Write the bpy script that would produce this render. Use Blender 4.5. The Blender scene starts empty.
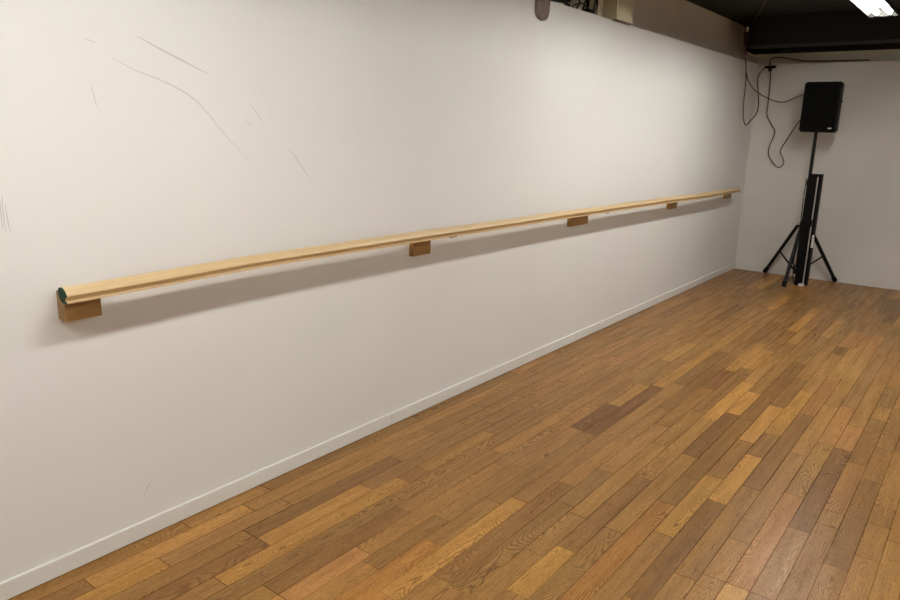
import bpy, bmesh, math, random
from mathutils import Vector, Matrix

C = bpy.context.scene
COL = C.collection
random.seed(7)

# ------------------------------------------------------------------ camera (solved from the room's edges)
F, YAW, PITCH, ROLL = 715.0, -0.648635, -0.236284, 0.025857
CAM = Vector((2.3878, 0.0, 1.55))
D, H = 8.7615, 2.3240          # length of the long wall, height of its white facing
cy, sy, cp, sp = math.cos(YAW), math.sin(YAW), math.cos(PITCH), math.sin(PITCH)
FW = Vector((sy*cp, cy*cp, sp)); RT = Vector((cy, -sy, 0)); UP = RT.cross(FW)
cr, sr = math.cos(ROLL), math.sin(ROLL)
RT, UP = cr*RT + sr*UP, -sr*RT + cr*UP
cam = bpy.data.objects.new('camera', bpy.data.cameras.new('camera'))
COL.objects.link(cam)
cam.matrix_world = Matrix(((RT.x, UP.x, -FW.x, CAM.x), (RT.y, UP.y, -FW.y, CAM.y), (RT.z, UP.z, -FW.z, CAM.z), (0, 0, 0, 1)))
cam.data.sensor_width = 36.0
cam.data.lens = F/900*36
cam.data.clip_start = 0.02
C.camera = cam

# ------------------------------------------------------------------ helpers
def link(name, bm, m, parent=None, smooth=False, loc=None):
    me = bpy.data.meshes.new(name); bmesh.ops.recalc_face_normals(bm, faces=bm.faces[:]); bm.to_mesh(me); bm.free()
    for mm in (m if isinstance(m, list) else [m]): me.materials.append(mm)
    if smooth:
        for p in me.polygons: p.use_smooth = True
        me.set_sharp_from_angle(angle=math.radians(40))
    o = bpy.data.objects.new(name, me); COL.objects.link(o)
    if loc is not None: o.location = loc
    if parent is not None: o.parent = parent
    return o
def empty(name, loc, label, cat, group=None, rz=0):
    o = bpy.data.objects.new(name, None); COL.objects.link(o)
    o.location = loc; o.rotation_euler.z = rz; o.empty_display_size = .1
    return tag(o, label, cat, group)
def tag(o, label, cat, group=None):
    o['label'] = label; o['category'] = cat
    if group: o['group'] = group
    return o
def box(bm, a, b, bev=0, seg=2, mat=None):
    g = bmesh.ops.create_cube(bm, size=1)
    c = [(a[i]+b[i])/2 for i in range(3)]; s = [abs(b[i]-a[i]) for i in range(3)]
    for v in g['verts']: v.co = Vector((c[0]+v.co.x*s[0], c[1]+v.co.y*s[1], c[2]+v.co.z*s[2]))
    vs = g['verts']
    if mat is not None: bmesh.ops.transform(bm, matrix=mat, verts=vs)
    if bev:
        es = list({e for v in vs for e in v.link_edges})
        bmesh.ops.bevel(bm, geom=es, offset=bev, segments=seg, affect='EDGES', profile=.5)
def prism(bm, prof, y0, y1, dz1=0, axis='y'):
    """extrude a closed (x,z) profile along y; dz1 drops/raises the far end"""
    A = [bm.verts.new((x, y0, z)) for x, z in prof]; B = [bm.verts.new((x, y1, z+dz1)) for x, z in prof]
    n = len(prof)
    bm.faces.new(A); bm.faces.new(B[::-1])
    for i in range(n): bm.faces.new((A[i], B[i], B[(i+1) % n], A[(i+1) % n]))
def tube(bm, pts, r, seg=8, cap=True, r1=None):
    pts = [Vector(p) for p in pts]; rings = []
    n = len(pts); prev = None
    for i, p in enumerate(pts):
        t = (pts[min(i+1, n-1)] - pts[max(i-1, 0)]).normalized()
        if prev is None:
            a = Vector((0, 0, 1)) if abs(t.z) < .9 else Vector((1, 0, 0)); u = t.cross(a).normalized()
        else:
            u = (prev - t*prev.dot(t)).normalized()
        prev = u; v = t.cross(u)
        rr = r if r1 is None else r + (r1-r)*i/(n-1)
        rings.append([bm.verts.new(p + u*rr*math.cos(2*math.pi*k/seg) + v*rr*math.sin(2*math.pi*k/seg)) for k in range(seg)])
    for a, b in zip(rings, rings[1:]):
        for k in range(seg): bm.faces.new((a[k], a[(k+1) % seg], b[(k+1) % seg], b[k]))
    if cap: bm.faces.new(rings[0][::-1]); bm.faces.new(rings[-1])
def smooth_path(pts, sub=8):
    P = [Vector(p) for p in pts]; out = []
    for i in range(len(P)-1):
        a, b, c, d = P[max(i-1, 0)], P[i], P[i+1], P[min(i+2, len(P)-1)]
        for k in range(sub):
            t = k/sub
            out.append(.5*((2*b)+(c-a)*t+(2*a-5*b+4*c-d)*t*t+(3*b-a-3*c+d)*t**3))
    out.append(P[-1]); return out

# ------------------------------------------------------------------ materials
def mat(name, col, rough=.6, metal=0, spec=.5):
    m = bpy.data.materials.new(name); m.use_nodes = True
    b = m.node_tree.nodes['Principled BSDF']
    b.inputs['Base Color'].default_value = (*col, 1); b.inputs['Roughness'].default_value = rough
    b.inputs['Metallic'].default_value = metal; b.inputs['Specular IOR Level'].default_value = spec
    return m
class N:
    def __init__(s, m): s.t = m.node_tree; s.n = s.t.nodes; s.l = s.t.links; s.b = s.n['Principled BSDF']
    def __call__(s, typ, **k):
        ins = k.pop('i', {}); nd = s.n.new(typ)
        for a, v in k.items(): setattr(nd, a, v)
        for a, v in ins.items():
            if isinstance(v, bpy.types.NodeSocket): s.l.new(v, nd.inputs[a])
            else: nd.inputs[a].default_value = v
        return nd
    def M(s, op, a, b=0.0, c=0.0, clamp=False): return s('ShaderNodeMath', operation=op, use_clamp=clamp, i={0: a, 1: b, 2: c}).outputs[0]
    def mix(s, f, a, b, blend='MIX'):
        nd = s('ShaderNodeMix', data_type='RGBA', blend_type=blend); 
        for idx, v in ((0, f), (6, a), (7, b)):
            if isinstance(v, bpy.types.NodeSocket): s.l.new(v, nd.inputs[idx])
            else: nd.inputs[idx].default_value = v
        return nd.outputs[2]
def paint(name, col, rough=.55, var=.03, bump=.15, scale=1.2, col2=None):
    m = mat(name, col, rough); n = N(m)
    tc = n('ShaderNodeTexCoord').outputs['Object']
    big = n('ShaderNodeTexNoise', i={'Vector': tc, 'Scale': scale, 'Detail': 3.0}).outputs['Fac']
    fine = n('ShaderNodeTexNoise', i={'Vector': tc, 'Scale': 260.0, 'Detail': 2.0}).outputs['Fac']
    c2 = col2 or tuple(c*(1-3*var) for c in col)
    f = n('ShaderNodeMapRange', i={0: big, 1: .35, 2: .65, 3: 0.0, 4: 1.0}).outputs[0]
    n.l.new(n.mix(f, (*col, 1), (*c2, 1)), n.b.inputs['Base Color'])
    bp = n('ShaderNodeBump', i={'Strength': bump, 'Distance': .001, 'Height': fine})
    n.l.new(bp.outputs[0], n.b.inputs['Normal'])
    return m
# ------------------------------------------------------------------ values
WALL, WALL2, WALLB = (.712, .712, .678), (.705, .69, .668), (.67, .635, .585)  # WALLB: same wall paint, the end wall's dimmer, warmer light put into colour
OAK = (.405, .210, .060)
SCUFF = (.53, .51, .48)
TUBE, TUBE_S = (1.0, .985, .94), 92
BX = (.088, .143); YAV = .997; TUBE_Z = .025
ENAM = (.028, .027, .024)
SPKDX = .03
FWD = .105
FIX = [(1.415, 6.27, 2.5), (1.415, 4.45, 2.5), (1.415, 1.3, 2.5), (1.415, -.3, 2.5), (3.7, 4.7, 2.5), (3.7, 1.2, 2.5)]  # last two: an added unseen row, fill light for shadows and lower wall
FEET = [(.36, 8.69), (.73, 7.99), (1.10, 8.68)]
SPK = (.34, .30, .50); SPKR = math.radians(0)
CASE = (.84, 8.27, 0); CASER = 0; CASES = (.12, .10, 1.18)
FSPEC, FR0, FR1 = .25, .27, .40
EXPO = 0.0
M = {}
M['wall'] = paint('wall_paint', WALL, .5, col2=WALL2)
M['wall_back'] = paint('wall_paint_dimmed', WALLB, .6)
M['raw'] = paint('raw_plaster', (.74, .66, .54), .8, .025, .3, 1.5)
M['cream'] = paint('cream_board', (.78, .73, .58), .7, .05, .2, 2)
M['black_ceiling'] = paint('black_ceiling_paint', (.007, .006, .005), .8, .1, .3, 2)
M['base'] = paint('baseboard_paint', (.70, .685, .64), .45, .02, .05)
M['black'] = mat('black_plastic', (.003, .003, .003), .55, 0, .12)
M['black_metal'] = mat('black_metal', (.004, .004, .004), .45, 0, .25)
M['silver'] = mat('silver_trim', (.6, .6, .58), .35, .9)
M['white_label'] = mat('white_label', (.62, .6, .55), .5)
M['green'] = paint('green_felt', (.018, .065, .038), .9, .1, .6, 60)
M['red_cable'] = mat('dark_red_cable', (.10, .022, .018), .5)
M['black_cable'] = mat('black_cable', (.012, .011, .011), .5)
M['enamel'] = mat('white_enamel', ENAM, .6, 0, .1)
M['ivory'] = mat('ivory_plastic', (.78, .72, .52), .45)
M['scuff'] = mat('scuff_grey', SCUFF, .6)
def emis(name, col, s):
    m = mat(name, (.9, .9, .9)); b = m.node_tree.nodes['Principled BSDF']
    b.inputs['Emission Color'].default_value = (*col, 1); b.inputs['Emission Strength'].default_value = s
    return m
M['tube'] = emis('lit_tube', TUBE, TUBE_S)

def wood(name, a, b, dark, scale=(1, 1, 1), rough=.4, rings=38):
    m = mat(name, a, rough); n = N(m)
    tc = n('ShaderNodeTexCoord').outputs['Object']
    mp = n('ShaderNodeMapping', i={'Vector': tc, 'Scale': (22*scale[0], 1.1*scale[1], 22*scale[2])}).outputs[0]
    ns = n('ShaderNodeTexNoise', i={'Vector': mp, 'Scale': 1.6, 'Detail': 4.0, 'Distortion': .6}).outputs['Fac']
    st = n('ShaderNodeTexNoise', i={'Vector': n('ShaderNodeMapping', i={'Vector': tc, 'Scale': (300, 8, 300)}).outputs[0], 'Scale': 1.0, 'Detail': 2.0}).outputs['Fac']
    w = n.M('SINE', n.M('MULTIPLY', ns, float(rings)))
    w = n.M('MULTIPLY_ADD', w, .5, .5)
    c = n.mix(w, (*a, 1), (*b, 1))
    c = n.mix(n('ShaderNodeMapRange', i={0: st, 1: .5, 2: .8, 3: 0.0, 4: .5}).outputs[0], c, (*dark, 1))
    n.l.new(c, n.b.inputs['Base Color'])
    return m
M['maple'] = wood('pale_beech_wood', (.64, .48, .27), (.59, .42, .22), (.46, .30, .14), rings=14)
M['pine'] = wood('stained_pine_wood', (.38, .22, .07), (.30, .165, .05), (.19, .095, .028), rings=22)

# ------------------------------------------------------------------ parquet: one mesh, every board a face with its own colour
ROWS = {0:[(1.79,'T','M'),(2.81,'T','M')],1:[(0.98,'D','L'),(1.64,'L','T'),(2.46,'D','T')],2:[(1.21,'L','M'),(1.77,'D','T'),(2.73,'L','M')],3:[(1.52,'T','D')],4:[(1.52,'D','L'),(2.08,'L','M'),(3.02,'T','M')],5:[(1.27,'M','L'),(2.23,'T','D'),(2.37,'D','T')],6:[(2.86,'T','M')],7:[(2.04,'D','M'),(2.75,'M','T'),(6.16,'T','D')],8:[(1.72,'P','T'),(2.64,'D','M')],9:[(1.67,'T','M'),(2.09,'M','M'),(2.69,'L','M'),(3.26,'M','R')],10:[(1.93,'O','M'),(2.34,'M','M'),(3.25,'T','R'),(4.19,'R','L'),(5.16,'M','T')],11:[(1.58,'O','L'),(2.42,'L','M'),(3.32,'M','T'),(5.23,'G','M')],12:[(1.77,'T','D'),(2.68,'M','T'),(3.27,'D','T'),(3.86,'T','D')],13:[(1.76,'T','M'),(2.52,'T','G'),(2.91,'M','T'),(4.37,'T','R'),(4.81,'R','L')],14:[(2.12,'T','M'),(2.47,'M','T'),(3.36,'D','T'),(3.94,'T','M'),(5.5,'L','D')],15:[(1.87,'M','L'),(2.22,'L','D'),(2.96,'G','T'),(3.87,'M','L'),(4.65,'L','T')],16:[(2.46,'G','T'),(3.34,'L','D')],17:[(2.81,'O','G'),(3.11,'G','D'),(4.0,'M','D'),(4.88,'T','D')],18:[(2.56,'M','L'),(3.19,'L','M'),(3.7,'T','L'),(4.33,'L','D'),(4.96,'M','T')],19:[(2.96,'D','L'),(3.55,'L','D'),(3.88,'D','L'),(5.98,'D','P'),(6.58,'P','M'),(7.0,'M','P'),(7.54,'P','M')],20:[(2.34,'T','M'),(4.31,'M','P'),(5.16,'T','T'),(6.47,'P','M')],21:[(2.4,'T','T'),(2.71,'T','M'),(4.86,'T','T'),(6.54,'P','M')],22:[(3.25,'P','M'),(4.61,'P','G'),(5.45,'M','M')],23:[(3.93,'D','P'),(4.31,'P','T'),(5.14,'P','T')],24:[(3.06,'T','M'),(3.2,'M','P'),(3.79,'P','D'),(4.27,'D','M'),(4.5,'M','T'),(4.76,'M','G')],25:[(2.76,'T','D'),(3.63,'D','M')],26:[(2.9,'T','T'),(3.2,'T','M'),(3.39,'L','T')]}
TONE = {'L': (1.38, 1.36, 1.2), 'T': (1.06, 1.05, 1.0), 'M': (.95, .95, .95), 'D': (.78, .75, .74), 'R': (.66, .57, .60), 'O': (1.14, 1.02, .9), 'G': (.84, .88, .88), 'P': (1.12, 1.04, 1.05)}
W = 1/12
X0, X1, Y0, Y1 = 0.0, 4.6, -3.0, D
def board_material():
    m = mat('oak_parquet', (.3, .16, .06), .35); n = N(m)
    uv = n('ShaderNodeUVMap', uv_map='board').outputs[0]
    uv2 = n('ShaderNodeUVMap', uv_map='rest').outputs[0]
    tint = n('ShaderNodeAttribute', attribute_name='tint').outputs['Color']
    sd = n('ShaderNodeAttribute', attribute_name='seed').outputs['Color']
    s = n('ShaderNodeSeparateXYZ', i={0: uv}); s2 = n('ShaderNodeSeparateXYZ', i={0: uv2})
    r = n('ShaderNodeSeparateXYZ', i={0: sd})
    u, v = s.outputs[0], s.outputs[1]
    # a flat-sawn board: rings round an axis just under the board, the depth wandering along its length
    off = n('ShaderNodeVectorMath', operation='MULTIPLY', i={0: sd, 1: (50, 50, 50)}).outputs[0]
    pv = n('ShaderNodeCombineXYZ', i={0: n.M('MULTIPLY', u, 3.0), 1: n.M('MULTIPLY', v, 1.5), 2: 0.0}).outputs[0]
    pv = n('ShaderNodeVectorMath', operation='ADD', i={0: pv, 1: off}).outputs[0]
    wob = n('ShaderNodeTexNoise', i={'Vector': pv, 'Scale': 1.0, 'Detail': 2.0, 'Roughness': .5}).outputs['Fac']
    pv2 = n('ShaderNodeCombineXYZ', i={0: n.M('MULTIPLY', u, 50.0), 1: n.M('MULTIPLY', v, 16.0), 2: 0.0}).outputs[0]
    pv2 = n('ShaderNodeVectorMath', operation='ADD', i={0: pv2, 1: off}).outputs[0]
    wob2 = n('ShaderNodeTexNoise', i={'Vector': pv2, 'Scale': 1.0, 'Detail': 3.0}).outputs['Fac']
    du = n.M('SUBTRACT', u, n.M('MULTIPLY_ADD', r.outputs[0], .14, -.03))
    dep = n.M('MULTIPLY_ADD', wob, .26, -.10)
    dep = n.M('ADD', dep, n.M('MULTIPLY', v, n.M('MULTIPLY_ADD', r.outputs[1], .16, -.08)))
    rad = n.M('SQRT', n.M('ADD', n.M('MULTIPLY', du, du), n.M('MULTIPLY', dep, dep)))
    ph = n.M('ADD', n.M('MULTIPLY', rad, n.M('MULTIPLY_ADD', r.outputs[1], 600.0, 1000.0)), n.M('MULTIPLY', wob2, 9.0))
    ring = n.M('MULTIPLY_ADD', n.M('SINE', ph), .5, .5)
    ring = n.M('POWER', ring, 3.0)
    amt = n.M('MULTIPLY_ADD', r.outputs[2], .72, .18, True)
    # pores and streaks along the board
    pp = n('ShaderNodeCombineXYZ', i={0: n.M('MULTIPLY', u, 420.0), 1: n.M('MULTIPLY', v, 14.0), 2: 0.0}).outputs[0]
    pore = n('ShaderNodeTexNoise', i={'Vector': n('ShaderNodeVectorMath', operation='ADD', i={0: pp, 1: off}).outputs[0], 'Scale': 1.0, 'Detail': 2.0}).outputs['Fac']
    sp_ = n('ShaderNodeCombineXYZ', i={0: n.M('MULTIPLY', u, 30.0), 1: n.M('MULTIPLY', v, 2.5), 2: 0.0}).outputs[0]
    streak = n('ShaderNodeTexNoise', i={'Vector': n('ShaderNodeVectorMath', operation='ADD', i={0: sp_, 1: off}).outputs[0], 'Scale': 1.0, 'Detail': 3.0}).outputs['Fac']
    base = (*OAK, 1)
    col = n.mix(1.0, base, tint, 'MULTIPLY')
    col = n.mix(n('ShaderNodeMapRange', i={0: streak, 1: .35, 2: .7, 3: 0.0, 4: .6}).outputs[0], col, n.mix(1.0, col, (.62, .56, .50, 1), 'MULTIPLY'))
    col = n.mix(n.M('MULTIPLY', ring, amt), col, n.mix(1.0, col, (.36, .29, .23, 1), 'MULTIPLY'))
    col = n.mix(n('ShaderNodeMapRange', i={0: pore, 1: .52, 2: .75, 3: 0.0, 4: .75}).outputs[0], col, n.mix(1.0, col, (.50, .42, .35, 1), 'MULTIPLY'))
    fp = n('ShaderNodeCombineXYZ', i={0: n.M('MULTIPLY', u, 130.0), 1: n.M('MULTIPLY', v, 55.0), 2: 0.0}).outputs[0]
    fleck = n('ShaderNodeTexNoise', i={'Vector': n('ShaderNodeVectorMath', operation='ADD', i={0: fp, 1: off}).outputs[0], 'Scale': 1.0, 'Detail': 2.0, 'Distortion': .8}).outputs['Fac']
    col = n.mix(n('ShaderNodeMapRange', i={0: fleck, 1: .48, 2: .66, 3: 0.0, 4: .42}).outputs[0], col, n.mix(1.0, col, (.52, .42, .34, 1), 'MULTIPLY'))
    # knots: rare dark spots
    kn = n('ShaderNodeTexVoronoi', i={'Vector': n('ShaderNodeVectorMath', operation='ADD', i={0: n('ShaderNodeCombineXYZ', i={0: n.M('MULTIPLY', u, 9.0), 1: n.M('MULTIPLY', v, 4.0), 2: 0.0}).outputs[0], 1: off}).outputs[0], 'Scale': 1.0})
    kd = n('ShaderNodeMapRange', i={0: kn.outputs['Distance'], 1: .05, 2: .11, 3: 1.0, 4: 0.0}).outputs[0]
    kr = n.M('GREATER_THAN', n('ShaderNodeSeparateXYZ', i={0: kn.outputs['Color']}).outputs[0], .86)
    col = n.mix(n.M('MULTIPLY', n.M('MULTIPLY', kd, kr), .75), col, (.05, .025, .012, 1))
    # seams between boards, some tighter than others
    e1 = n.M('MINIMUM', u, s2.outputs[0]); e2 = n.M('MINIMUM', v, s2.outputs[1])
    gap = n('ShaderNodeTexNoise', i={'Vector': n('ShaderNodeTexCoord').outputs['Object'], 'Scale': .9, 'Detail': 3.0}).outputs['Fac']
    gw = n('ShaderNodeMapRange', i={0: gap, 1: .35, 2: .65, 3: .0009, 4: .0028}).outputs[0]
    seam = n.M('MAXIMUM', n('ShaderNodeMapRange', i={0: n.M('DIVIDE', e1, gw), 1: .35, 2: 1.0, 3: 1.0, 4: 0.0}).outputs[0], n('ShaderNodeMapRange', i={0: n.M('DIVIDE', e2, gw), 1: .35, 2: 1.0, 3: 1.0, 4: 0.0}).outputs[0])
    col = n.mix(n.M('MULTIPLY', seam, n('ShaderNodeMapRange', i={0: gap, 1: .35, 2: .62, 3: .42, 4: .92}).outputs[0]), col, (.022, .009, .003, 1))
    n.l.new(col, n.b.inputs['Base Color'])
    n.b.inputs['Specular IOR Level'].default_value = FSPEC
    ro = n('ShaderNodeMapRange', i={0: streak, 1: .3, 2: .7, 3: FR0, 4: FR1}).outputs[0]
    n.l.new(n.M('ADD', ro, n.M('MULTIPLY', ring, .06)), n.b.inputs['Roughness'])
    n.l.new(n.M('MULTIPLY', n.M('SUBTRACT', 1.0, seam), FSPEC), n.b.inputs['Specular IOR Level'])
    hgt = n.M('SUBTRACT', n.M('MULTIPLY', n.M('SUBTRACT', 1.0, seam), 1.0), n.M('MULTIPLY', ring, .06))
    n.l.new(n('ShaderNodeBump', i={'Strength': .35, 'Distance': .0008, 'Height': hgt}).outputs[0], n.b.inputs['Normal'])
    return m
def build_floor():
    bm = bmesh.new(); L1 = bm.loops.layers.uv.new('board'); L2 = bm.loops.layers.uv.new('rest')
    LT = bm.loops.layers.float_color.new('tint'); LS = bm.loops.layers.float_color.new('seed')
    rnd = random.Random(3)
    nrow = int(math.ceil((X1-X0)/W))
    for k in range(nrow):
        xa, xb = X0+k*W, min(X1, X0+(k+1)*W)
        J = ROWS.get(k, [])
        cuts = [Y0]; tones = []
        pts = list(J)
        y = Y0 - rnd.random()*.5
        def fill(y, end, first):
            out = []; t = first
            while end - y > 1.15:
                y += rnd.choice((.45, .55, .7, .85, 1.0)); 
                if end - y < .2: break
                out.append((y, t)); t = rnd.choice('TTTTTMMMMMMDPGLDT')
            return out, t
        segs = []; cur = Y0
        t = rnd.choice('TTMMDP')
        for (jy, tn, tf) in pts:
            a, _ = fill(cur, jy, t)
            yy = cur; first = t
            for (cy_, tt) in a: segs.append((yy, cy_, tt)); yy = cy_
            segs.append((yy, jy, tn if a or cur == Y0 else t)); cur = jy; t = tf
        a, tl = fill(cur, Y1, t); yy = cur
        for (cy_, tt) in a: segs.append((yy, cy_, tt)); yy = cy_
        segs.append((yy, Y1, tl))
        for ya, yb, tt in segs:
            vs = [bm.verts.new(c) for c in ((xa, ya, 0), (xb, ya, 0), (xb, yb, 0), (xa, yb, 0))]
            f = bm.faces.new(vs); j = rnd.uniform(.9, 1.1); T = TONE[tt]
            tint = (T[0]*j, T[1]*j*rnd.uniform(.97, 1.03), T[2]*j*rnd.uniform(.94, 1.06), 1); seed = (rnd.random(), rnd.random(), rnd.random(), 1)
            for lp, (a_, b_) in zip(f.loops, ((0, 0), (W, 0), (W, yb-ya), (0, yb-ya))):
                lp[L1].uv = (a_, b_); lp[L2].uv = (W-a_, yb-ya-b_); lp[LT] = tint; lp[LS] = seed
    # slab under the boards
    bmesh.ops.remove_doubles(bm, verts=bm.verts[:], dist=1e-5)
    v = [bm.verts.new(c) for c in ((X0-.3, Y0-.2, -.001), (X1+.2, Y0-.2, -.001), (X1+.2, Y1+.3, -.001), (X0-.3, Y1+.3, -.001))]
    w_ = [bm.verts.new((c.co.x, c.co.y, -.15)) for c in v]
    fs = [bm.faces.new(v), bm.faces.new(w_[::-1])]+[bm.faces.new((v[i], w_[i], w_[(i+1) % 4], v[(i+1) % 4])) for i in range(4)]
    for f in fs: f.material_index = 1
    me = bpy.data.meshes.new('floor'); bm.to_mesh(me); bm.free()
    me.materials.append(board_material()); me.materials.append(mat('subfloor_dark', (.02, .012, .008), .9))
    o = bpy.data.objects.new('floor', me); COL.objects.link(o); o['kind'] = 'structure'; return o
build_floor()

def struct(name, bm, m, **k):
    o = link(name, bm, m, **k); o['kind'] = 'structure'; return o
# ------------------------------------------------------------------ room shell
ZC = 2.735
bm = bmesh.new(); box(bm, (-.16, Y0, 0), (0, D, H)); wl = struct('wall_left', bm, M['wall'])
bm = bmesh.new(); box(bm, (-.3, Y0, 0), (-.181, D+.3, ZC+.1)); struct('trim_1', bm, M['raw'])          # older wall behind the facing
bm = bmesh.new(); box(bm, (-.16, D, 0), (X1, D+.15, H)); struct('wall_back', bm, M['wall_back'])
bm = bmesh.new(); box(bm, (-.181, D+.16, H-.3), (X1, D+.3, ZC+.1)); struct('trim_2', bm, M['cream'])
bm = bmesh.new(); box(bm, (X1, Y0, 0), (X1+.12, D+.3, ZC+.1)); struct('wall_right', bm, M['wall_back'])
bm = bmesh.new(); box(bm, (-.3, Y0-.12, 0), (X1+.12, Y0, ZC+.1)); struct('wall_front', bm, M['wall_back'])
bm = bmesh.new(); box(bm, (-.3, Y0-.12, ZC), (X1+.12, D+.3, ZC+.12)); struct('ceiling', bm, M['black_ceiling'])
# dark beam before the end wall
bm = bmesh.new(); box(bm, (.0, 8.10, 2.455), (X1, 8.42, ZC), .01); struct('trim_3', bm, paint('dark_beam_paint', (.004, .0035, .003), .8, .1, .3, 5))
bm = bmesh.new(); tube(bm, [(-.10, 8.60, 2.462), (X1, 8.60, 2.462)], .045, 14); struct('trim_4', bm, M['black'], smooth=True)
# cream board behind the junction box
bm = bmesh.new(); box(bm, (-.181, 3.9, H-.2), (-.170, 5.35, ZC)); struct('trim_5', bm, M['cream'])

# baseboard in three lengths with fine gaps, chamfered top
bm = bmesh.new()
prof = [(0, .004), (.010, .004), (.010, .0655), (.0085, .068), (0, .0685)]
for a, b in ((Y0, 2.650), (2.6525, 4.73), (4.732, D)): prism(bm, prof, a, b)
struct('baseboard_left', bm, M['base'])

# scuffs on the wall paint
def wallpt(px, py, x=0.0):
    d = FW + RT*((px-450)/F) - UP*((py-300)/F); t = (x-CAM.x)/d.x; return CAM + d*t
def scuff(pts, w):
    P = smooth_path([wallpt(*p) for p in pts], 5); bm = bmesh.new(); n = len(P); rows = []
    for i, p in enumerate(P):
        t = (P[min(i+1, n-1)]-P[max(i-1, 0)]).normalized(); nn = Vector((0, -t.z, t.y))
        ww = w*(.25+.75*math.sin(math.pi*(i+.3)/(n-.4+.01)))*.5
        rows.append((bm.verts.new((.0004, *(p+nn*ww)[1:])), bm.verts.new((.0004, *(p-nn*ww)[1:]))))
    for a, b in zip(rows, rows[1:]): bm.faces.new((a[0], a[1], b[1], b[0]))
    o = link('scuff_mark', bm, M['scuff'], wl); return o
for pts, w in (([(137, 36), (160, 49), (185, 62), (210, 75)], .006), ([(112, 58), (135, 70), (165, 82), (190, 96), (205, 110), (225, 135), (248, 159)], .0042),
               ([(289, 149), (298, 161), (310, 179)], .0045), ([(249, 103), (256, 112), (262, 121)], .003), ([(246, 120), (252, 126)], .003),
               ([(2, 195), (3, 212), (6, 233)], .003), ([(5, 205), (8, 222), (11, 234)], .003), ([(0, 200), (1, 216), (3, 230)], .003),
               ([(91, 85), (94, 96), (97, 107)], .003), ([(151, 481), (147, 488), (143, 497)], .004), ([(84, 38), (96, 43)], .0025)):
    scuff(pts, w)

# ------------------------------------------------------------------ ballet barre
barre = empty('ballet_barre', (0, .99, 0), 'long pale wooden ballet barre on five wooden blocks along the white wall', 'ballet barre')
def rel(o, root): o.location = o.location - root.location; return o
XB, XF = BX
def rail_prof(dz=0, inset=0):
    xb, xf = XB+inset, XF-inset; w = xf-xb
    pts = [(xb, 1.000), (xb+.05*w, 1.009), (xb+.2*w, 1.0150), (xb+.42*w, 1.0170), (xb+.66*w, 1.0135), (xb+.86*w, 1.005), (xb+.97*w, .998), (xf, .992), (xb+.96*w, .988), (xb+.76*w, .9850), (xb+.70*w, .9775), (xb+.76*w, .9735), (xb+.93*w, .9725), (xb+.93*w, .9675), (xb+.45*w, .9665), (xb+.2*w, .975), (xb+.04*w, .988)]
    return [(x, z+dz) for x, z in pts]
YA, YB = YAV, 8.15      # the long rail bows a little and drops towards the far end
LIFT = .007
SAG = ((0, .010), (1.0, .012), (1.75, .024), (2.5, .022), (3.6, .014), (4.1, .012), (4.9, .003), (5.9, -.006), (7.0, -.021), (8.6, -.022))
def dzy(y):
    for (a, p), (c, q) in zip(SAG, SAG[1:]):
        if y <= c:
            t = (y-a)/(c-a); return LIFT+p+(q-p)*(t*t*(3-2*t)*.5+t*.5)
    return LIFT+SAG[-1][1]
bm = bmesh.new(); nseg = 60; rings = []
ys = [YA+(YB-.02-YA)*i/nseg for i in range(nseg+1)]+[YB-.008, YB]
cxm, czm = (XB+XF)/2, .993
for i, y in enumerate(ys):
    k = 1 if y <= YB-.019 else (.9 if y < YB-.001 else .62)
    rings.append([bm.verts.new((cxm+(x-cxm)*k, y, czm+(z-czm)*k+dzy(y))) for x, z in rail_prof()])
for a, c in zip(rings, rings[1:]):
    for i in range(len(a)): bm.faces.new((a[i], c[i], c[(i+1) % len(a)], a[(i+1) % len(a)]))
bm.faces.new(rings[0]); bm.faces.new(rings[-1][::-1])
rel(link('rail', bm, M['maple'], barre, smooth=True), barre)
bm = bmesh.new(); prism(bm, rail_prof(dzy(YA), .0008), YA-.003, YA); rel(link('end_cap', bm, M['green'], barre), barre)['label'] = 'dark green felt end cap'
for a, b, zb, bd in ((1.027, 1.145, .906, .050), (2.79, 2.93, .897, .028), (4.49, 4.745, .897, .032), (6.36, 6.54, .882, .032), (8.0, 8.18, .876, .032)):
    dz = min(dzy(a), dzy(b)); xe = XB+.30*(XF-XB)     # the upper part of a block reaches under the rail
    bm = bmesh.new()
    prism(bm, [(0, zb), (bd, zb), (bd, .950+dz), (xe, .9695+dz), (xe, .9715+dz), (XB+.04*(XF-XB), .9878+dz), (.052, .984+dz), (0, .984+dz)], a, b)
    bmesh.ops.bevel(bm, geom=[e for e in bm.edges if all(v.co.z < zb+.001 for v in e.verts)], offset=.0015, segments=1, affect='EDGES')
    rel(link('support_block', bm, M['pine'], barre), barre)
for y in (2.985, 4.84):
    dz = dzy(y); bm = bmesh.new(); box(bm, (XB+.02, y-.02, .963+dz), (XB+.05, y+.03, .9665+dz), .001)
    rel(link('joint_plate', bm, M['black_metal'], barre), barre)['label'] = 'small dark metal joint plate'

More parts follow.
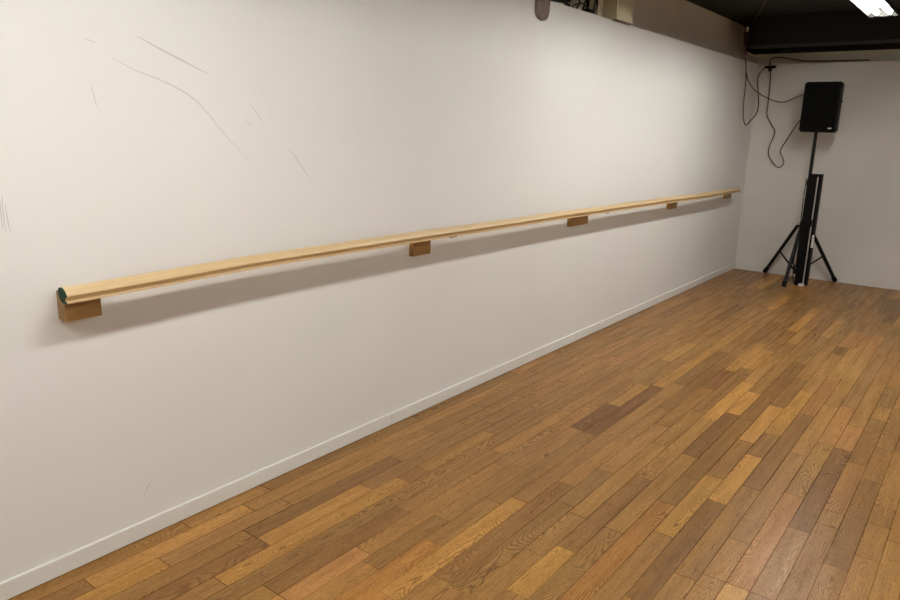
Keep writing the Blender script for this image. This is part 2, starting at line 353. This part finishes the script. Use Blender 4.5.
# ------------------------------------------------------------------ fluorescent fixtures
def make_fixture(loc):
    t = empty('fluorescent_light', loc, 'lit twin-tube white fluorescent fitting hanging under the black ceiling', 'ceiling light')
    # open trough: spine + splayed reflector + end plates
    prof = [(-FWD, 0), (-FWD+.006, 0), (-.07, .062), (.07, .062), (FWD-.006, 0), (FWD, 0), (FWD, .01), (.066, .072), (-.066, .072), (-FWD, .01)]
    bm = bmesh.new(); prism(bm, prof, -.62, .62); link('reflector', bm, M['enamel'], t)
    for s in (-1, 1):
        bm = bmesh.new(); prism(bm, [(-FWD, -.002), (FWD, -.002), (FWD, .012), (.066, .075), (-.066, .075), (-FWD, .012)], s*.62-.004, s*.62+.004); link('end_plate', bm, M['enamel'], t)
        for q in (-.045, .045):
            bm = bmesh.new(); box(bm, (q-.012, s*.605-.008, .004), (q+.012, s*.605+.008, .058), .003); link('tube_holder', bm, M['enamel'], t)
    for q in (-.045, .045):
        bm = bmesh.new(); tube(bm, [(q, -.595, TUBE_Z), (q, .595, TUBE_Z)], .018, 14); link('tube', bm, M['tube'], t, smooth=True)
    hz = ZC-loc[2]
    for s in (-.4, .4): bm = bmesh.new(); tube(bm, [(0, s, .072), (0, s, hz)], .006, 6); link('hanging_rod', bm, M['black_metal'], t)
    return t
def copy_tree(o, parent=None):
    c = o.copy(); COL.objects.link(c); c.parent = parent
    for ch in o.children: copy_tree(ch, c)
    return c
fx = make_fixture(FIX[0])
for L in FIX[1:]:
    c = copy_tree(fx); c.location = L; c['label'] = 'unseen white fluorescent fitting, same row as the visible one or added fill row'; c['group'] = 'fluorescent fittings nearer than the visible one'

# ------------------------------------------------------------------ speaker on tripod stand
SC = Vector((.745, 8.44, 0))
st = empty('speaker_stand', SC, 'black tripod speaker stand with splayed legs near the end wall', 'speaker stand')
bm = bmesh.new(); tube(bm, [(0, 0, .16), (0, 0, 1.12)], .019, 14); tube(bm, [(0, 0, 1.05), (0, 0, 1.12)], .024, 14); link('lower_pole', bm, M['black_metal'], st, smooth=True)
bm = bmesh.new(); tube(bm, [(0, 0, 1.1), (0, 0, 1.60)], .0175, 12); link('upper_pole', bm, M['black_metal'], st, smooth=True)
bm = bmesh.new(); tube(bm, [(0, 0, .56), (0, 0, .65)], .036, 14); link('collar', bm, M['black'], st, smooth=True)
bm = bmesh.new(); tube(bm, [(0, 0, .09), (0, 0, .14)], .026, 14); link('brace_collar', bm, M['black'], st, smooth=True)
bm = bmesh.new(); tube(bm, [(.03, 0, .605), (.075, 0, .605)], .008, 8); tube(bm, [(.07, 0, .585), (.07, 0, .625)], .012, 8); link('locking_knob', bm, M['black'], st, smooth=True)
for fx_, fy_ in FEET:
    f = Vector((fx_, fy_, 0))-SC; d = Vector((f.x, f.y, 0)).normalized()
    bm = bmesh.new(); a = d*.075+Vector((0, 0, .605)); b = f+Vector((0, 0, .022))
    tube(bm, [d*.03+Vector((0, 0, .605)), a], .016, 8); link('hinge', bm, M['black'], st, smooth=True)
    bm = bmesh.new(); tube(bm, [a, b], .019, 10); lg = link('leg', bm, M['black_metal'], st, smooth=True)
    dr = (b-a).normalized()
    bm = bmesh.new(); tube(bm, [b-dr*.05, b], .024, 10); rf = link('rubber_foot', bm, M['black'], lg, smooth=True)
    bm = bmesh.new(); p = a.lerp(b, .53); tube(bm, [d*.024+Vector((0, 0, .115)), p], .010, 8); link('brace', bm, M['black_metal'], st, smooth=True)

def speaker():
    w, dp, h = SPK
    t = empty('loudspeaker', (SC.x+SPKDX, SC.y, 1.60), 'black loudspeaker cabinet on top of the tripod stand pole', 'loudspeaker', rz=SPKR)
    bm = bmesh.new()
    # plan outline: wide front (at -y), narrower back, bevelled
    pl = [(-w/2, -dp/2), (w/2, -dp/2), (w/2, dp*.05), (w*.27, dp/2), (-w*.27, dp/2), (-w/2, dp*.05)]
    z0, z1 = 0, h
    A = [bm.verts.new((x, y, z0)) for x, y in pl]; B = [bm.verts.new((x, y, z1)) for x, y in pl]
    bm.faces.new(A[::-1]); bm.faces.new(B)
    for i in range(6): bm.faces.new((A[i], A[(i+1) % 6], B[(i+1) % 6], B[i]))
    bmesh.ops.bevel(bm, geom=bm.edges[:], offset=.014, segments=3, affect='EDGES')
    link('cabinet', bm, M['black'], t, smooth=True)
    bm = bmesh.new(); box(bm, (-w/2+.022, -dp/2-.010, .022), (w/2-.022, -dp/2+.004, h-.022), .006)
    g = paint('perforated_black_grille', (.004, .004, .004), .8, .2, 1, 30); g.node_tree.nodes['Principled BSDF'].inputs['Specular IOR Level'].default_value = .1; link('grille', bm, g, t)
    bm = bmesh.new(); box(bm, (w*.30, -dp/2-.0125, .035), (w*.30+.035, -dp/2-.010, .047), .0005); link('badge', bm, M['white_label'], t)['label'] = 'small pale maker badge'
    for s in (-1, 1):
        bm = bmesh.new(); tube(bm, smooth_path([(s*w/2, -.05, h*.62), (s*(w/2+.008), -.04, h*.62), (s*(w/2+.008), .0, h*.62), (s*w/2, .01, h*.62)], 4), .006, 6)
        link('side_handle', bm, M['black'], t, smooth=True)
    bm = bmesh.new(); tube(bm, [(-SPKDX, 0, .0), (-SPKDX, 0, .004)], .024, 14); link('pole_socket', bm, M['black'], t, smooth=True)
    return t
speaker()

# tall black case standing before the stand pole
cs = empty('equipment_case', CASE, 'tall narrow black case with silver edge standing against the speaker stand', 'equipment case', rz=CASER)
CW, CD, CH = CASES
bm = bmesh.new(); box(bm, (-CW/2, -CD/2, .006), (CW*.16, CD/2, CH), .006); link('body', bm, M['black'], cs)
bm = bmesh.new(); box(bm, (CW*.16+.011, -CD/2+.012, .006), (CW/2, CD/2, CH), .006); link('lid', bm, M['black'], cs)
bm = bmesh.new(); box(bm, (CW*.16, -CD/2+.006, .004), (CW*.16+.0105, CD/2-.006, CH-.03), .002); link('edge_trim', bm, M['silver'], cs)['label'] = 'silver metal edge strip'
bm = bmesh.new(); box(bm, (-CW/2-.012, -CD/2-.006, CH*.54), (CW*.16+.01, CD/2, CH*.60), .004); link('strap', bm, M['black'], cs)
bm = bmesh.new(); box(bm, (CW*.16+.030, -CD/2+.009, CH*.355), (CW*.16+.052, -CD/2+.013, CH*.47), .001); link('label_sticker', bm, M['white_label'], cs)['label'] = 'narrow white sticker'
bm = bmesh.new(); tube(bm, [(CW*.02, -CD/2-.001, .016), (CW*.02, -CD/2-.02, .016)], .016, 14); tube(bm, [(CW*.22, -CD/2+.008, .016), (CW*.22, -CD/2-.012, .016)], .016, 14); link('caster', bm, M['white_label'], cs, smooth=True)['label'] = 'small pale wheel'

# ------------------------------------------------------------------ cables
def onpl(px, py, Y): 
    d = FW + RT*((px-450)/F) - UP*((py-300)/F); t = (Y-CAM.y)/d.y; return CAM + d*t
def cable(name, pts, r, m, label, sub=7):
    bm = bmesh.new(); tube(bm, smooth_path(pts, sub), r, 7)
    return tag(link(name, bm, m, smooth=True), label, 'cable')
def onplz(px, py, Z):
    d = FW + RT*((px-450)/F) - UP*((py-300)/F); return CAM + d*((Z-CAM.z)/d.z)
YL = 8.08
cable('power_cable', [onpl(745, 27, 8.09), onpl(744, 40, 8.08), onpl(745, 52, 8.08), onpl(746, 68, YL+.05), onpl(745.5, 85, 8.2), onpl(743.7, 102, 8.2), onpl(743.3, 118, 8.2), onpl(746, 125, 8.25), onpl(751, 120, 8.35), onpl(756, 114, 8.5), onpl(758.5, 105, 8.6), onpl(758, 90, 8.68), onpl(757.7, 79, 8.7), onpl(760, 73, 8.71), onpl(765, 67.5, 8.72)], .0065, M['red_cable'], 'dark red cable looping low in the wall corner up to the black adapter')
cable('audio_cable', [onpl(746, 27, 8.085), onpl(746, 50, 8.07), onpl(746.5, 74, 8.1), onpl(750, 84, 8.2), onpl(757, 92, 8.35), onpl(772, 100, 8.5), onpl(784, 102, 8.55), onpl(797, 97, 8.55), onpl(808, 93, 8.52)], .0055, M['red_cable'], 'thin dark red cable sagging across the corner to the back of the loudspeaker')
cable('speaker_cable', [onpl(770.8, 68, 8.72), onpl(770, 85, 8.73), onpl(768, 104, 8.735), onpl(767, 115, 8.735), onpl(771, 124, 8.735), onpl(774.8, 132, 8.735), onpl(770, 145, 8.735), onpl(768.5, 153, 8.735), onpl(771, 160, 8.735), onpl(778, 167.3, 8.73), onpl(783.5, 163.5, 8.72), onpl(783, 158, 8.7), onpl(780.3, 151, 8.68), onpl(786.5, 140, 8.62), onpl(795, 127, 8.56), onpl(803, 117, 8.5)], .0055, M['black_cable'], 'long black cable hanging down the end wall and looping up to the loudspeaker')
cable('ceiling_cable', [onpl(743.5, 27, 8.085), onplz(746, 26.5, 2.70), onplz(750, 24, 2.718), onplz(756, 17, 2.725), onplz(762, 8, 2.728), onplz(766, 0, 2.728), onplz(772, -20, 2.728)], .0065, mat('brown_cable', (.16, .08, .06), .5), 'thin brown cable running up across the black ceiling')
cable('ledge_cable', [onpl(770, 66, 8.73), onpl(770.5, 60, 8.75), onpl(775, 57.5, 8.80), onpl(784, 58, 8.86), onpl(796, 59.6, 8.86), onpl(806, 61, 8.86), onpl(825, 61, 8.86), onpl(870, 60, 8.86)], .006, M['red_cable'], 'dark red cable lying along the ledge on top of the end wall')
cable('junction_cable', [onpl(746, 52, 8.2), onpl(752, 54.5, 8.4), onpl(760, 57.5, 8.7), onpl(768, 56, 8.80), onpl(778, 55, 8.86), onpl(792, 57, 8.86), onpl(812, 60, 8.87)], .005, M['ivory'], 'pale thin cable crossing from the corner to the end wall ledge')
p = onpl(770.3, 67.2, 8.735)
ad = empty('power_adapter', p, 'small black power adapter hung high on the end wall beside the corner', 'adapter')
bm = bmesh.new(); box(bm, (-.055, -.02, -.012), (.055, .02, .014), .004); link('housing', bm, M['black'], ad)
bm = bmesh.new(); box(bm, (-.015, -.014, -.045), (.018, .014, -.011), .004); link('plug', bm, M['black'], ad)
# cable down the stand with two pale connectors
sc = cable('stand_cable', [SC+Vector(q) for q in ((-.03, -.03, 1.12), (-.01, -.09, 1.06), (.0, -.17, .95), (.008, -.18, .75), (.008, -.18, .6), (.008, -.18, .42), (-.005, -.18, .30), (.0, -.16, .12), (.01, -.14, .02))], .005, M['black_cable'], 'black cable running down the left side of the tall black case')
bm = bmesh.new(); tube(bm, [SC+Vector((.0, -.17, .95)), SC+Vector((.002, -.172, .90))], .008, 8); link('connector', bm, M['silver'], sc, smooth=True)['label'] = 'pale metal connector'
# insulator on the beam end
bm = bmesh.new()
pp_ = onpl(746.5, 30, 8.095); box(bm, (pp_.x-.012, pp_.y-.014, pp_.z-.022), (pp_.x+.022, pp_.y+.004, pp_.z+.03), .008, 3)
tag(link('cable_clip', bm, M['ivory']), 'small pale cable clip on the left end of the dark beam', 'clip')

# ------------------------------------------------------------------ junction box and cable bundle over the wall top
def top(px, py, x): 
    d = FW + RT*((px-450)/F) - UP*((py-300)/F); t = (x-CAM.x)/d.x; return CAM + d*t
jb = empty('junction_box', (0, 0, 0), 'cream junction box above the top edge of the long white wall', 'junction box')
a = top(617.5, 20, .035); b = top(633, 25, .035)
JY0, JY1 = a.y, b.y
bm = bmesh.new(); box(bm, (-.13, JY0, H+.001), (.03, JY1, H+.30), .006); link('housing', bm, M['ivory'], jb)
bm = bmesh.new(); box(bm, (.03, JY0+.02, H+.02), (.036, JY1-.02, H+.28), .003); link('cover', bm, M['ivory'], jb)
bm = bmesh.new(); box(bm, (-.13, JY0-.005, H-.004), (.037, JY1+.004, H+.001)); link('underside_shade', bm, mat('shade_brown', (.09, .055, .03), .6), jb)  # dark strip: shade of the gap under the box put into colour
bm = bmesh.new(); tube(bm, [(.035, JY1-.05, H+.05), (.038, JY1-.05, H+.05)], .006, 8); link('screw', bm, M['silver'], jb)
td = empty('cable_trunking', (-.12, JY0-.085, H), 'upright cream cable trunking left of the cream junction box', 'trunking')
for q in (0, .048):
    bm = bmesh.new(); box(bm, (-.045, q-.017, .001), (.05-.1*q, q+.017, ZC-H-.004), .003); link('channel', bm, M['cream'] if q else M['ivory'], td)
# bundle of black cables lying on the wall top
rnd = random.Random(5)
cb = empty('cable_bundle', (-.06, 4.2, H), 'tangle of black cables on the top edge of the long white wall', 'cable bundle')
bm = bmesh.new()
for k in range(26):
    y0 = 3.72+rnd.random()*.06; y1 = 4.36+rnd.random()*.12
    pts = [(-.01+rnd.uniform(-.05, .05), y0+(y1-y0)*j/7+rnd.uniform(-.01, .01)-4.2, .01+abs(rnd.gauss(.0, .03))+.03*math.sin(j*.9+k)**2+.009*k*(1 if j < 7 else .6)) for j in range(8)]
    tube(bm, smooth_path(pts, 3), .009, 6)
link('coil', bm, M['black_cable'], cb, smooth=True)
for k, (ya, ye, hh) in enumerate(((4.42, 4.60, .10), (4.50, 4.72, .06), (4.66, 4.86, .15), (4.72, 4.85, .24))):
    bm = bmesh.new()
    pts = [(-.02, ya-4.2, .01), (.0, ya+.02-4.2, hh*.7), (.01, (ya+ye)/2-4.2, hh), (0, ye-.02-4.2, hh*.6), (-.03, ye-4.2-.03, .012)]
    tube(bm, smooth_path(pts, 6), .006, 6); link('loop', bm, M['black_cable'], cb, smooth=True)
bm = bmesh.new(); box(bm, (-.03, 4.66-4.2, .001), (.03, 4.74-4.2, .035), .006); box(bm, (-.01, 4.69-4.2, .035), (.01, 4.71-4.2, .3), .006); link('plug', bm, M['black'], cb)

# rounded taupe brown shape at the wall top
bm = bmesh.new(); pts = []
CY = wallpt(542, 5).y
for k, (dz_, wd) in enumerate(((.10, .075), (.05, .08), (0, .08), (-.05, .078), (-.085, .068), (-.105, .045), (-.112, .015))):
    pts.append([bm.verts.new((.0082+.009*math.cos(a_), CY+wd*1.05*math.sin(a_)+.03*dz_, 2.31+dz_)) for a_ in [2*math.pi*q/16 for q in range(16)]])
for a_, c_ in zip(pts, pts[1:]):
    for q in range(16): bm.faces.new((a_[q], a_[(q+1) % 16], c_[(q+1) % 16], c_[q]))
bm.faces.new(pts[0]); bm.faces.new(pts[-1][::-1])
tag(link('taupe_shape', bm, paint('taupe_brown', (.24, .19, .15), .95, .1, .5, 20), smooth=True), 'taupe brown rounded shape at the white wall top left of the black cables', 'strap')

# ------------------------------------------------------------------ world and output
w_ = bpy.data.worlds.new('world'); C.world = w_; w_.use_nodes = True
w_.node_tree.nodes['Background'].inputs[0].default_value = (1, .95, .88, 1); w_.node_tree.nodes['Background'].inputs[1].default_value = 0.0
C.view_settings.view_transform = 'Standard'; C.view_settings.look = 'None'; C.view_settings.gamma = 1; C.view_settings.exposure = EXPO
C.cycles.max_bounces = 8; C.cycles.diffuse_bounces = 5
